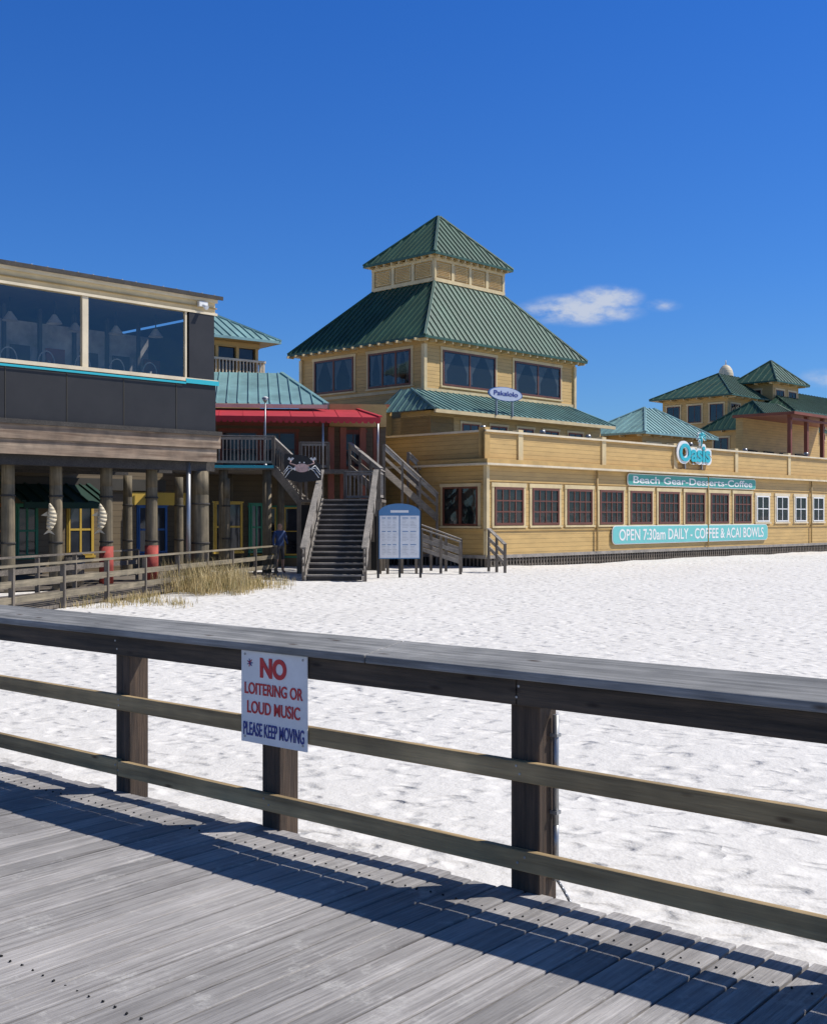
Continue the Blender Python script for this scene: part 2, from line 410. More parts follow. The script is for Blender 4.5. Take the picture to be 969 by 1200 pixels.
# ---------------------------------------------------------------- beach shop
SE=46.0
org=S.w(0,0,0); shop=group('beach_shop',org)
b=B()
b.box(S,0,SE,0,7.8,.45,4.0,m_tan)
b.box(S,0,SE,.14,.34,4.25,5.32,m_tan); b.box(S,.14,.34,.34,7.8,4.25,5.32,m_tan)
b.box(S,.4,SE,.4,7.8,4.0,4.1,m_metal)
b.make('walls',org,shop)
b=B()
b.box(S,-.32,SE,-.32,.5,4.0,4.08,m_cream2); b.box(S,-.22,SE,-.22,.5,4.082,4.25,m_tanp); b.box(S,-.32,.5,.5,7.8,4.0,4.08,m_cream2); b.box(S,-.22,.5,.5,7.8,4.082,4.25,m_tanp)
b.box(S,-.0,SE,.02,.44,5.32,5.40,m_cream2); b.box(S,.02,.44,.44,7.8,5.32,5.40,m_cream2)
for x in (0.0,2.1,8,14,20,26,32,38): b.box(S,x,x+.3,.08,.4,4.252,5.5,m_cream if x else m_tanp)
b.box(S,-.05,.12,-.05,.12,.4,3.998,m_cream)
b.box(S,-.04,SE,-.05,-.002,1.42,1.50,m_tanp); b.box(S,-.05,-.002,-.02,7.8,1.42,1.5,m_tanp)
b.box(S,-.04,SE,-.04,-.002,3.37,3.43,m_tanp); b.box(S,-.04,-.002,-.02,7.8,3.37,3.43,m_tanp)
b.box(S,-.04,SE,-.08,0.0,.34,.47,m_palew); b.box(S,-.08,0.0,0,7.8,.34,.47,m_palew)
for x in (7.35,16.9,28.5): b.cyl(S.w(x,-.1,.5),S.w(x,-.1,4.0),.045,.045,m_tand,8)
b.make('cornice_and_trim',org,shop)
b=B()
for i in range(17):
    a=.55+2.40*i
    if i>=9:
        a=.55+2.40*9+(i-9)*2.25
        window(b,S,a,a+1.25,1.78,3.02,0,m_white,2,2,m_cream2,.14,.07,mw=.05,glass=m_gclear,back=m_blind)
    else:
        window(b,S,a,a+1.62,1.74,3.06,0,m_brown,4,3,m_cream,.15,.10,back=m_blind,glass=m_gclear,mw=.055)
fl=SL(0,0)
xa=fl.x_at(519,0); xb=fl.x_at(561,0)
window(b,fl,xa+.1,xb-.1,1.7,3.1,0,m_brown,2,1,m_cream,.12,.07,mw=.14,glass=m_gclear)
b.make('windows',org,shop)
b=B()
b.box(S,.05,SE,.12,.2,-.1,.35,m_void); b.box(S,.12,.2,.1,7.8,-.1,.35,m_void)
x=0
while x<SE:
    b.box(S,x,x+.09,-.03,-.005,-.1,.34,m_lat); x+=.20
for z in (.02,.2): b.box(S,0,SE,-.005,.012,z,z+.07,m_lat)
y=0
while y<7.8:
    b.box(S,-.03,-.005,y,y+.09,-.1,.34,m_lat); y+=.2
b.make('skirt',org,shop)
b=B()
for x,y,h in ((3,4,.9),(6,3,.6),(11,4,.9),(19,3,.7),(27,4,.9),(33,3,.8)):
    b.box(S,x,x+.9,y,y+.8,4.1,5.3+h*.4,m_metal); b.cyl(S.w(x+1.5,y,4.1),S.w(x+1.5,y,5.6+h*.3),.09,.09,m_metal); b.cyl(S.w(x+1.5,y,5.6+h*.3),S.w(x+1.5,y,5.75+h*.3),.16,.12,m_metal)
b.make('roof_vents',org,shop)

def banner(name,u0,u1,z0,z1,mat,txt):
    x0=S.x_at(u0,0);x1=S.x_at(u1,0);zc=(z0+z1)/2;xc=(x0+x1)/2;r=(z1-z0)*.32
    org=S.w(xc,-.1,z0); g=group(name,org); 
    for k,(d,mm,yy) in enumerate(((0,m_white,-.10),(.035,mat,-.112))):
        pts=[]
        for cx,cz,a0 in ((x1-r,z1-r,0),(x0+r,z1-r,90),(x0+r,z0+r,180),(x1-r,z0+r,270)):
            for j in range(7):
                a=math.radians(a0+15*j); pts.append((cx+(r-d)*math.cos(a),cz+(r-d)*math.sin(a)))
        b=B(); b.face([S.w(px,yy,pz) for px,pz in pts],mm)
        for i in range(len(pts)):
            p1=pts[i];p2=pts[(i+1)%len(pts)]
            b.face([S.w(p1[0],yy,p1[1]),S.w(p2[0],yy,p2[1]),S.w(p2[0],-.062,p2[1]),S.w(p1[0],-.062,p1[1])],mm)
        b.make('panel_%d'%k,org,g)
    text(txt,'lettering',S,xc,-.118,zc,(x1-x0)*.93,(z1-z0)*.62,m_white,g,.003,.014)
banner('shop_sign',733,883,3.40,3.94,m_tealp,'Beach Gear-Desserts-Coffee')
banner('shop_sign',715,897,.74,1.58,m_aqua,'OPEN 7:30am DAILY - COFFEE & ACAI BOWLS')
x0=S.x_at(793,0);x1=S.x_at(831,0);xc=(x0+x1)/2
org=S.w(xc,-.02,4.6); g=group('shop_name_sign',org)
text('Oasis','letter_backing',S,xc,-.03,5.08,x1-x0+.2,1.12,m_white,g,.03,.085)
text('Oasis','letters',S,xc,-.09,5.08,x1-x0-.18,.86,m_tq,g,.02,.03)
b=B(); px=xc+.55
for mm,yy,rr in ((m_white,-.03,1.7),(m_tq,-.10,1.0)):
    b.cyl(S.w(px,yy,5.45),S.w(px+.08,yy,5.95),.05*rr,.04*rr,mm,8)
    for a in (-20,20,60,100,140,190,230):
        r=math.radians(a); p0=S.w(px+.08,yy,5.93); p1=S.w(px+.08+.25*math.cos(r),yy,5.93+.22*math.sin(r)); p2=S.w(px+.08+.42*math.cos(r),yy,5.93+.22*math.sin(r)-.12)
        b.cyl(p0,p1,.035*rr,.04*rr,mm,6); b.cyl(p1,p2,.04*rr,.015*rr,mm,6)
for x in (xc-.8,xc+.8): b.box(S,x-.03,x+.03,-.02,.1,4.3,5.0,m_metal)
b.make('palm_emblem',org,g)

# ---------------------------------------------------------------- central tower
tx0,ty0=5.61,8.6; tx1=tx0+12.1; ty1=ty0+8.9
org=S.w(tx0,ty0,0); tw=group('tower_restaurant_building',org)
b=B()
b.box(S,tx0,tx1,ty0,ty1,0,10.6,m_tan)
b.box(S,tx0-.05,tx1+.05,ty0-.05,ty1+.05,10.25,10.49,m_tanp)
for x,y in ((tx0,ty0),(tx1,ty0),(tx0,ty1)):
    b.box(S,x-.1,x+.1,y-.1,y+.1,6,10.24,m_cream)
b.box(S,tx0-.06,tx1+.06,ty0-.06,ty0-.01,8.02,8.16,m_cream)
b.box(S,tx0-.06,tx0-.01,ty0,ty1,8.02,8.16,m_cream)
b.make('walls',org,tw)
b=B()
fY=Fr(S.w(0,ty0).x,S.w(0,ty0).y,46.3)
for u0,u1 in ((518,580),(602,656)):
    window(b,fY,S.x_at(u0,ty0)+.1,S.x_at(u1,ty0)-.1,8.45,10.0,0,m_brown,2,1,m_cream,.13,.09,glass=m_gclear,drape=True,mw=.1)
fX=SL(tx0,0)
for u0,u1 in ((369,415),(432,482)):
    window(b,fX,fX.x_at(u0,0)+.1,fX.x_at(u1,0)-.1,8.45,10.0,0,m_brown,2 if u0<400 else 3,1,m_cream,.13,.09,mw=.1,glass=m_gclear,drape=True)
b.make('windows',org,tw)
b=B()
OV=.52
cxm,cym=(tx0+tx1)/2,(ty0+ty1)/2; p,q=2.75,2.2
cxm-=.15
hip(b,S,tx0-OV,tx1+OV,ty0-OV,ty1+OV,10.55,cxm-p-.02,cxm+p+.02,cym-q-.02,cym+q+.02,14.0,m_green,.40)
rafters(b,S,tx0-.3,tx1+.3,ty0-.06,ty1+.3,OV*.95,10.55,m_cream,.6)
b.make('main_roof',org,tw)
b=B()
b.box(S,cxm-p,cxm+p,cym-q,cym+q,13.4,15.3,m_tan_s)
fc=Fr(S.w(0,cym-q).x,S.w(0,cym-q).y,46.3); fd=SL(cxm-p,0)
def louv(fr,a,c,n):
    wd=(c-a)/n
    for i in range(n):
        x0=a+i*wd+.18;x1=a+(i+1)*wd-.18
        b.box(fr,x0,x1,-.03,0,14.3,15.0,m_cream)
        for k in range(8): 
            z=14.33+k*.082; b.beam(fr.w(x0+.05,-.05,z+.03),fr.w(x1-.05,-.05,z+.03),.05,.015,m_tanp,up=(fr.y[0]*.7,fr.y[1]*.7,.7))
    for i in range(n+1):
        x=a+i*wd; b.box(fr,x-.10,x+.10,-.06,0.0,14.05,15.25,m_cream)
    b.box(fr,a-.1,c+.1,-.08,0,14.02,14.2,m_cream); b.box(fr,a-.1,c+.1,-.08,0,15.08,15.28,m_cream)
louv(fc,cxm-p,cxm+p,4); louv(fd,-cym-q,-cym+q,3)
b.make('cupola',org,tw)
b=B()
hip(b,S,cxm-p-.40,cxm+p+.40,cym-q-.40,cym+q+.40,15.42,cxm-.05,cxm+.05,cym-.02,cym+.02,18.2,m_green,.40)
rafters(b,S,cxm-p,cxm+p,cym-q,cym+q,.40,15.42,m_cream,.5)
b.make('cupola_roof',org,tw)
b=B()
b.roof(S.w(tx0-2.0,ty0-2.6,6.85),S.w(tx1+.2,ty0-2.6,6.85),S.w(tx1-.6,ty0-.05,8.0),S.w(tx0-.9,ty0-.05,8.0),m_teal,.42)
b.roof(S.w(tx0-2.0,ty0+1.2,6.85),S.w(tx0-2.0,ty0-2.6,6.85),S.w(tx0-.9,ty0-.05,8.0),S.w(tx0-.9,ty0+.6,8.0),m_teal,.42)
b.box(S,tx0-2.0,tx1+.2,ty0-2.6,ty0-2.5,6.68,6.84,m_cream)
b.box(S,tx0-1.6,tx1-.2,ty0-1.9,ty0,4.1,6.84,m_tan)
b.box(S,tx0-1.6,tx0,ty0-1.9,ty0+4,4.1,6.6,m_tan_s)
fz=Fr(S.w(0,ty0-1.9).x,S.w(0,ty0-1.9).y,46.3)
for k in range(5): window(b,fz,tx0+.6+k*2.1,tx0+1.7+k*2.1,5.0,6.3,0,m_redbrown,2,1,m_cream,.1,.06)
b.make('pent_roof_storey',org,tw)
sx0=S.x_at(572,ty0-2.7);sx1=S.x_at(612,ty0-2.7); sc=(sx0+sx1)/2; so=S.w(sc,ty0-2.7,7.3); g=group('oval_restaurant_sign',so)
m_oval=paint('pale_blue_sign_paint',(.42,.48,.60),.5,.1)
zc=S.z_at(462,sc,ty0-2.7)
for k,(rr,mm,yy) in enumerate(((1,m_bpaint,ty0-2.70),(.93,m_oval,ty0-2.715))):
    b=B(); pts=[(sc+(sx1-sx0)/2*rr*math.cos(t*math.pi/16),zc+.34*rr*math.sin(t*math.pi/16)) for t in range(32)]
    b.face([S.w(x,yy,z) for x,z in pts],mm); b.face([S.w(x,yy+.04,z) for x,z in pts],mm)
    for i in range(32):
        a_,c_=pts[i],pts[(i+1)%32]; b.face([S.w(a_[0],yy,a_[1]),S.w(c_[0],yy,c_[1]),S.w(c_[0],yy+.04,c_[1]),S.w(a_[0],yy+.04,a_[1])],mm)
    if k==0:
        for dx in (-.6,.6): b.box(S,sc+dx-.03,sc+dx+.03,ty0-2.66,ty0-2.56,6.8,zc,m_metal)
    b.make('oval_%d'%k,so,g)
text('Pakalolo','lettering',S,sc,ty0-2.73,zc+.03,(sx1-sx0)*.7,.22,m_blue,g,.004,.01)
b=B()
b.box(S,tx0-1.9,tx0-1.6,ty0+.6,ty0+11,4.0,7.1,m_tanp)
b.box(S,tx0-2.0,tx0-1.5,ty0+.6,ty0+11,7.1,7.25,m_redbrown)
b.box(S,tx0-1.96,tx0-1.905,ty0+.7,ty0+11,5.9,6.8,m_opaint)
b.make('roof_terrace_parapet',org,tw)

# ---------------------------------------------------------------- left pier restaurant
org=L.w(0,0,0); R=group('pier_restaurant_building',org)
xL=-15.0
b=B()
b.box(L,xL,0,0,.18,4.5,5.92,m_black)
for i in range(9):
    x=-1.4-i*1.75; b.box(L,x-.01,x+.01,-.012,0,4.5,5.9,m_dkwall)
b.box(L,xL,.05,-.06,.24,5.96,6.06,m_cream2); b.box(L,-1.1,.08,-.07,-.061,5.90,6.03,m_tq); b.box(L,xL,-1.1,-.066,-.061,5.87,5.93,m_tq)
b.box(L,xL,.02,.05,.2,8.0,8.48,m_cream)
b.box(L,xL,.06,-.02,.045,8.0,8.07,m_cream2); b.box(L,xL,.06,-.0,.045,8.2,8.23,m_tand); b.box(L,xL,.06,-.03,.045,8.38,8.48,m_cream2)
b.box(L,-.95,-.05,0,.2,6.065,7.995,m_black)
b.box(L,-.05,0,0.2,9,4.5,8.0,m_black)
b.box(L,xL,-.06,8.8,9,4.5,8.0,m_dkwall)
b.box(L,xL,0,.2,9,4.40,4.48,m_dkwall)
for x in (L.x_at(101,0),L.x_at(101,0)-3.6,L.x_at(101,0)-7.2): b.box(L,x-.09,x+.09,.02,.14,6.065,7.995,m_cream2)
b.box(L,L.x_at(219,0)-.03,L.x_at(219,0)+.03,.03,.12,6.065,7.995,m_cream2)
b.make('upper_walls',org,R)
b=B(); b.box(L,xL,.12,-.12,9.3,8.49,8.54,m_metal); b.box(L,xL,.16,-.17,-.122,8.46,8.57,m_dkw)
x=xL
while x<.1:
    b.cyl(L.w(x,-.145,8.57),L.w(x,-.145,8.585),.03,.03,m_metal,6); x+=.45
b.make('flat_roof',org,R)
b=B(); b.face([L.w(xL,.08,6.06),L.w(-.95,.08,6.06),L.w(-.95,.08,8.0),L.w(xL,.08,8.0)],m_vinyl); b.make('vinyl_windows',org,R)
m_inw=paint('interior_wall',(.40,.37,.34),.9,.6,1.2)
b=B()
b.box(L,xL,-.3,.4,8.7,8.0,8.05,m_dkwall)
b.box(L,xL,-.5,2.8,3.0,4.5,7.6,m_inw)
for i in range(14):
    x=-.9-i*1.1
    b.box(L,x-.05,x+.05,2.7,2.79,4.5,8.0,m_dkwall)
    b.box(L,x+.2,x+.8,2.75,2.79,6.3,6.9,m_dkwall if i%3 else m_redbrown)
for i in range(12):
    x=-1.3-i*1.1; y=1.2+(i%3)*.4
    b.cyl(L.w(x,y,8.0),L.w(x,y,7.55),.015,.015,m_black,6); b.cyl(L.w(x,y,7.6),L.w(x,y,7.35),.05,.22,m_drape,14,False)
    b.cyl(L.w(x,y+.3,4.5),L.w(x,y+.3,6.35),.05,.05,m_drape,8)
    cc=x-.4
    pts=[L.w(cc+.24*math.cos(t*math.pi/8),.9,6.2+.32*math.sin(t*math.pi/8)) for t in range(9)]
    b.tube(pts,.018,m_drape,6)
b.make('dining_interior',org,R)
b=B()
b.box(L,xL,.1,-.12,-.01,4.02,4.48,m_beamw); b.box(L,xL,.0,-.06,.02,3.62,4.015,m_beamw); b.box(L,xL,.1,-.2,-.125,4.40,4.52,m_dkw)
for i in range(20):
    x=-i*.75-.2; b.box(L,x-.04,x+.04,.03,9,3.75,4.39,m_dkw)
for y in (.3,2.5,5): b.box(L,xL,.1,y-.12,y+.12,3.35,3.74,m_dkw)
b.make('floor_beams',org,R)
b=B()
def pile(fr,x,y,r,z1,pinkz=0):
    for k in range(5):
        za=-.2+(z1+.2)*k/5; zb=-.2+(z1+.2)*(k+1)/5
        b.cyl(fr.w(x,y,za),fr.w(x,y,zb),r*(1-.02*k),r*(1-.02*(k+1)),m_pile,16,k==4)
    if pinkz: b.cyl(fr.w(x,y,.1),fr.w(x,y,pinkz),r+.015,r+.012,m_pink,16)
    for z in (z1*.35,z1*.7): b.cyl(fr.w(x,y,z),fr.w(x,y,z+.05),r+.012,r+.012,m_dkw,16)
pile(L,L.x_at(235,.3),.3,.27,3.35)
for u,pk in ((178,1.15),(125,1.15),(66,0),(10,0)): pile(L,L.x_at(u,.7),.7,.185,3.6,pk)
for u in (150,210,265): pile(L,L.x_at(u,5.2),5.2,.16,3.35,0)
b.cyl(L.w(L.x_at(221,.2),.2,0),L.w(L.x_at(221,.2),.2,3.6),.07,.07,m_metal,12)
b.make('timber_piles',org,R)
b=B()
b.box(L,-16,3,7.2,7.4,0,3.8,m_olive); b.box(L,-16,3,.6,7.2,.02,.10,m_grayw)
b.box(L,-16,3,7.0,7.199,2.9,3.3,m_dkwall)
f7=Fr(L.w(0,7.2).x,L.w(0,7.2).y,46.3)
for u0,u1,fm,z1 in ((18,45,m_gpaint,2.3),(78,110,m_yellow,2.35),(160,196,m_bpaint,2.3),(250,284,m_yellow,2.45),(292,308,m_gpaint,2.4),(-30,5,m_opaint,2.3)):
    window(b,f7,f7.x_at(u0,0)+.12,f7.x_at(u1,0)-.12,.75,z1,0,fm,2,2,fm,.05,.06,mw=.07)
b.make('ground_floor_shopfront',org,R)
b=B()
a0=f7.x_at(0,0);a1=f7.x_at(100,0)
b.roof(L.w(a0,5.6,2.45),L.w(a1,5.6,2.45),L.w(a1,7.1,3.1),L.w(a0,7.1,3.1),m_dgreen,.5); b.box(L,a0,a1,5.58,5.62,2.25,2.45,m_dgreen)
a0=f7.x_at(150,0);a1=f7.x_at(215,0)
b.box(L,a0,a1,7.05,7.19,2.4,2.85,m_yellow); 
b.make('green_awning',org,R)
b=B(); b.cyl(L.w(-.5,-.05,8.25),L.w(-.5,-.25,8.15),.05,.07,m_white); b.box(L,-.65,-.35,-.1,0,8.2,8.35,m_white); b.make('flood_lamp',org,R)
for u in (66,125):
    x=L.x_at(u-8,.45); c=L.w(x,.45,2.0); b=B()
    mm=m_cream2
    for k in range(7):
        t0,t1=k/7,(k+1)/7; r=lambda t:.11*math.sin(math.pi*min(1,.15+t*.85))+.02
        b.cyl(c+Vector((.08*math.sin(3*t0),0,-.35+.7*t0)),c+Vector((.08*math.sin(3*t1),0,-.35+.7*t1)),r(t0),r(t1),mm,10)
    b.face([c+Vector((0,0,-.33)),c+Vector((-.16,0,-.5)),c+Vector((0,0,-.44)),c+Vector((.16,0,-.5))],mm)
    b.face([c+Vector((.05,0,.0)),c+Vector((.24,0,.06)),c+Vector((.07,0,.15))],mm)
    b.face([c+Vector((-.05,0,.0)),c+Vector((-.22,0,.02)),c+Vector((-.05,0,.13))],mm)
    b.make('carved_fish',c)

# ---------------------------------------------------------------- mid building behind the stair
Mf=Fr(-7.2,41.5,8)
def mx(u,y): return Mf.x_at(u,y)
org=Mf.w(0,3,0); Mg=group('middle_restaurant_building',org)
b=B()
xr=mx(452,4.2)
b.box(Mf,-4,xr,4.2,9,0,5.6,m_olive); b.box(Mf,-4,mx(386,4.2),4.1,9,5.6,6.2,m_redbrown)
b.box(Mf,mx(386,4.2),xr,4.0,9,5.6,6.5,m_tanp)
b.make('walls',org,Mg)
b=B()
z0=Mf.z_at(473,mx(300,2),3.4)
b.roof(Mf.w(-4,3.4,z0),Mf.w(mx(384,3.4),3.4,z0),Mf.w(mx(330,9),9,z0+1.9),Mf.w(-4,9,z0+1.9),m_teal2,.42)
b.box(Mf,-4,mx(384,3.4),3.38,3.48,z0-.16,z0-.01,m_cream2)
b.make('teal_roof',org,Mg)
b=B()
xd=mx(321,-.6)
b.box(Mf,-1.5,xd,-.6,4.19,3.66,3.82,m_grayw); b.box(Mf,-1.5,xd,-.66,-.61,3.72,3.82,m_tq); b.box(Mf,xd,mx(445,3.0),2.6,4.19,3.66,3.82,m_grayw)
for x in (mx(262,-.3),mx(313,-.3)): b.cyl(Mf.w(x,-.3,-.1),Mf.w(x,-.3,3.65),.17,.16,m_pile,14)
for x in (.5,2.5): b.cyl(Mf.w(x,3.5,-.1),Mf.w(x,3.5,3.65),.15,.15,m_pile,12)
b.make('upper_deck',org,Mg)
b=B()
def picket_rail(b,p,q,h=1.05,step=.13,mat=m_palew,pm=m_grayz,fill=True):
    p=Vector(p);q=Vector(q);d=q-p;n=max(1,int(d.length/step)); up=Vector((0,0,1))
    b.beam(p+up*h,q+up*h,.14,.04,mat); b.beam(p+up*(h-.09),q+up*(h-.09),.04,.09,mat); b.beam(p+up*.12,q+up*.12,.04,.09,mat)
    if fill:
        for i in range(n):
            t=p+d*(i+.5)/n; b.beam(t+up*.1,t+up*(h-.05),.04,.04,mat)
    k=max(1,int(d.length/1.8))
    for i in range(k+1):
        t=p+d*i/k; b.beam(t-up*.1,t+up*(h+.01),.1,.1,pm)
picket_rail(b,Mf.w(-.9,-.55,3.82),Mf.w(xd,-.55,3.82))
picket_rail(b,Mf.w(mx(352,2.7),2.7,3.82),Mf.w(mx(385,2.7),2.7,3.82))
b.make('deck_railing',org,Mg)
b=B()
for u in (388,402,425,441):
    x=mx(u,3.3); b.box(Mf,x-.12,x+.12,3.2,3.44,0,5.5,m_redbrown)
fm=Fr(Mf.w(0,4.19).x,Mf.w(0,4.19).y,8)
for u0,u1 in ((262,300),(310,345),(404,424)): window(b,fm,fm.x_at(u0,0),fm.x_at(u1,0),4.0,5.3,0,m_brown,2,2,m_redbrown,.1,.07)
for u0,u1 in ((295,322),(335,350)): window(b,fm,fm.x_at(u0,0),fm.x_at(u1,0),.5,2.3,0,m_yellow,1,2,m_gpaint,.06,.06)
b.make('porch',org,Mg)
b=B()
ya=1.8
xa0,xa1=-3,mx(446,ya); z0=Mf.z_at(488,mx(350,ya),ya)
b.roof(Mf.w(xa0,ya,z0),Mf.w(xa1,ya,z0),Mf.w(xa1-.7,4.1,z0+.50),Mf.w(xa0,4.1,z0+.50),m_red,.9,.02)
b.box(Mf,xa0,xa1,ya-.02,ya,z0-.16,z0-.002,m_red)
n=40
for i in range(n):
    x=xa0+(xa1-xa0)*i/n; dx=(xa1-xa0)/n
    b.face([Mf.w(x,ya-.012,z0-.16),Mf.w(x+dx,ya-.012,z0-.16),Mf.w(x+dx*.75,ya-.012,z0-.24),Mf.w(x+dx*.25,ya-.012,z0-.24)],m_red)
b.make('red_awning',org,Mg)
for x in (xa1-.1,xa1-2.2,xa1-4.4):
    b=B(); b.cyl(Mf.w(x,ya+.05,3.82),Mf.w(x,ya+.05,z0-.02),.04,.04,m_metal,8); b.make('awning_pole',org,Mg)

# small lookout tower behind
Kf=Fr(-8.4,52,38)
org=Kf.w(0,0,0); K=group('lookout_tower_building',org)
b=B()
zt=Kf.z_at(402,2.2,0)
b.box(Kf,-1.7,1.7,0,3.4,0,Kf.z_at(438,0,0)-.0,m_tan); zf=Kf.z_at(438,0,0)
b.box(Kf,-1.5,1.5,.2,3.2,zf,zt,m_glass)
for x in (-1.6,-.55,.5,1.5):
    b.box(Kf,x,x+.14,.05,.2,zf,zt,m_tanp)
for y in (.1,1.6,3.1): b.box(Kf,-1.65,-1.5,y,y+.14,zf,zt,m_tanp); b.box(Kf,1.5,1.65,y,y+.14,zf,zt,m_tanp)
b.box(Kf,-1.9,1.9,-.2,-.1,zf+.6,zf+.7,m_cream2)
b.box(Kf,-1.7,1.7,.02,3.4,zt-.35,zt-.02,m_tan)
for i in range(22): 
    x=-1.9+i*.175; b.box(Kf,x,x+.05,-.18,-.12,zf-.1,zf+.6,m_cream2)
for i in range(18): 
    y=-.1+i*.2; b.box(Kf,1.85,1.9,y,y+.05,zf-.1,zf+.6,m_cream2)
b.box(Kf,1.82,1.93,-.15,3.5,zf+.6,zf+.7,m_cream2); b.box(Kf,-2,2,-.3,3.7,zf-.2,zf-.08,m_cream2)
b.make('walls_and_balcony',org,K)
b=B(); hip(b,Kf,-2.4,2.4,-.7,4.1,zt,-.05,.05,1.65,1.75,zt+1.35,m_teal2,.4); b.make('pyramid_roof',org,K)

# lamp pole
lp=Mf.w(mx(311,.4),.4,3.82); b=B()
b.cyl(lp,lp+Vector((0,0,2.35)),.03,.025,m_metal,10); b.cyl(lp+Vector((0,0,2.35)),lp+Vector((.0,0,2.5)),.04,.13,m_metal,12); b.cyl(lp+Vector((0,0,2.5)),lp+Vector((0,0,2.56)),.14,.05,m_white,12); b.cyl(lp,lp+Vector((0,0,.1)),.08,.06,m_metal)
b.make('lamp_post',lp)

# ---------------------------------------------------------------- staircase
b0=Vector((-2.47,36.0,0)); t0=Vector((-2.27,40.5,2.6)); org=b0; St=group('wooden_staircase',org)
dirh=Vector((t0.x-b0.x,t0.y-b0.y,0)); Ls=dirh.length; dirh.normalize(); ang=math.degrees(math.atan2(dirh.y,dirh.x))-90
Q=Fr(b0.x,b0.y,ang); n=15; b=B(); hw=.86
for i in range(n):
    y=Ls*i/n; z=2.6*(i+1)/n
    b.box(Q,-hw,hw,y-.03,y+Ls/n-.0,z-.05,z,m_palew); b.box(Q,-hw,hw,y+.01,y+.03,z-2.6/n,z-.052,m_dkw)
for sx in (-hw-.05,hw+.05):
    b.beam(Q.w(sx,-.05,-.02),Q.w(sx,Ls,2.5),.06,.30,m_palew)
b.make('treads_and_stringers',org,St)
b=B()
up=Vector((0,0,1))
for sx in (-hw-.1,hw+.1):
    for off,hh,ww in ((1.02,.05,.18),(.90,.16,.045),(.60,.14,.045),(.32,.14,.045)):
        b.beam(Q.w(sx,-.15,off),Q.w(sx,Ls,2.6+off),ww,hh,m_palew)
    for k in range(4):
        y=Ls*k/3; z=2.6*k/3; b.beam(Q.w(sx,y,max(-.1,z-.6)),Q.w(sx,y,z+1.0),.11,.11,m_grayz)
b.make('stair_handrails',org,St)
b=B()
b.box(Q,-hw-1.0,hw+.3,Ls,Ls+2.2,2.5,2.6,m_grayw)
for x in (-hw-.9,hw+.2):
    for y in (Ls+.1,Ls+2.1): b.box(Q,x-.08,x+.08,y-.08,y+.08,-.1,2.5,m_grayz)
b.box(Q,-hw-.95,hw+.25,Ls+.03,Ls+.08,.1,2.4,m_void)
picket_rail(b,Q.w(-hw+.5,Ls+2.1,2.6),Q.w(hw+.2,Ls+2.1,2.6),1.05,.14,m_palew)
picket_rail(b,Q.w(hw+.2,Ls+.1,2.6),Q.w(hw+.2,Ls+2.1,2.6),1.05,.14,m_palew)
b.make('landing',org,St)
b=B()
pa=Q.w(-hw-.9,Ls+.4,2.6); pb=Mf.w(xd,-.3,3.82)
pa2=Q.w(-hw-.9,Ls+1.8,2.6); pb2=Mf.w(xd,1.2,3.82)
nn=7
for i in range(nn):
    s0=i/nn; s1=(i+1)/nn; z=2.6+1.22*(i+1)/nn
    A_=pa.lerp(pb,s0);B_=pa.lerp(pb,s1);C_=pa2.lerp(pb2,s1);D_=pa2.lerp(pb2,s0)
    b.hexa([Vector((p.x,p.y,z-.05)) for p in (A_,B_,C_,D_)]+[Vector((p.x,p.y,z)) for p in (A_,B_,C_,D_)],m_grayw)
for p_,q_ in ((pa,pb),(pa2,pb2)):
    b.beam(p_-up*.1,q_-up*.1,.06,.3,m_palew)
    for off,hh,ww in ((1.02,.05,.16),(.9,.16,.045)): b.beam(p_+up*off+Vector((.5,0,-.2)),q_+up*off,ww,hh,m_palew)
    b.beam(p_-up*2.6,p_+up*1,.1,.1,m_grayz)
    for k in range(12):
        t=p_.lerp(q_,(k+.5)/12); b.beam(t,t+up*.85,.035,.035,m_grayw)
b.make('upper_flight',org,St)
b=B()
def pt(u,v,d): return Vector(((u-CX)/F*d,d,EYE+(HZ-v)*d/F))
for (ua,va,da,ub,vb,db) in ((450,521,44.5,512,578,46.5),(410,519,44.5,447,549,43),(478,530,47,512,563,48)):
    p_=pt(ua,va,da);q_=pt(ub,vb,db)
    b.beam(p_,q_,.16,.05,m_palew); b.beam(p_-up*.12,q_-up*.12,.05,.16,m_palew); b.beam(p_-up*1.0,q_-up*1.0,.06,.28,m_grayw); b.beam(p_-up*.5,q_-up*.5,.04,.12,m_grayw)
    for k in range(4):
        t=p_.lerp(q_,k/3); b.beam(Vector((t.x,t.y,0)),t,.1,.1,m_grayz)
b.make('side_flight_railings',org,St)

# crab sign panel under upper flight
m_crab=paint('crab_paint',(.75,.50,.45),.6,.3,8)
cs=pt(354,547,39.6); Cf=Fr(cs.x,cs.y,0); g=group('crab_sign',cs); b=B()
pts=[(-.60,.46),(.1,.38),(.66,.08),(.66,-.46),(-.1,-.54),(-.60,-.40)]
b.face([Cf.w(x,0,cs.z+z) for x,z in pts],m_black); b.face([Cf.w(x,.05,cs.z+z) for x,z in pts],m_black)
for i in range(6):
    a_,c_=pts[i],pts[(i+1)%6]; b.face([Cf.w(a_[0],0,cs.z+a_[1]),Cf.w(c_[0],0,cs.z+c_[1]),Cf.w(c_[0],.05,cs.z+c_[1]),Cf.w(a_[0],.05,cs.z+a_[1])],m_black)
b.make('panel',cs,g); b=B()
def C(x,z): return Cf.w(x*1.1,-.02,cs.z-.04+z*1.15)
b.face([C(.24*math.cos(t*math.pi/8),.13*math.sin(t*math.pi/8)) for t in range(16)],m_crab)
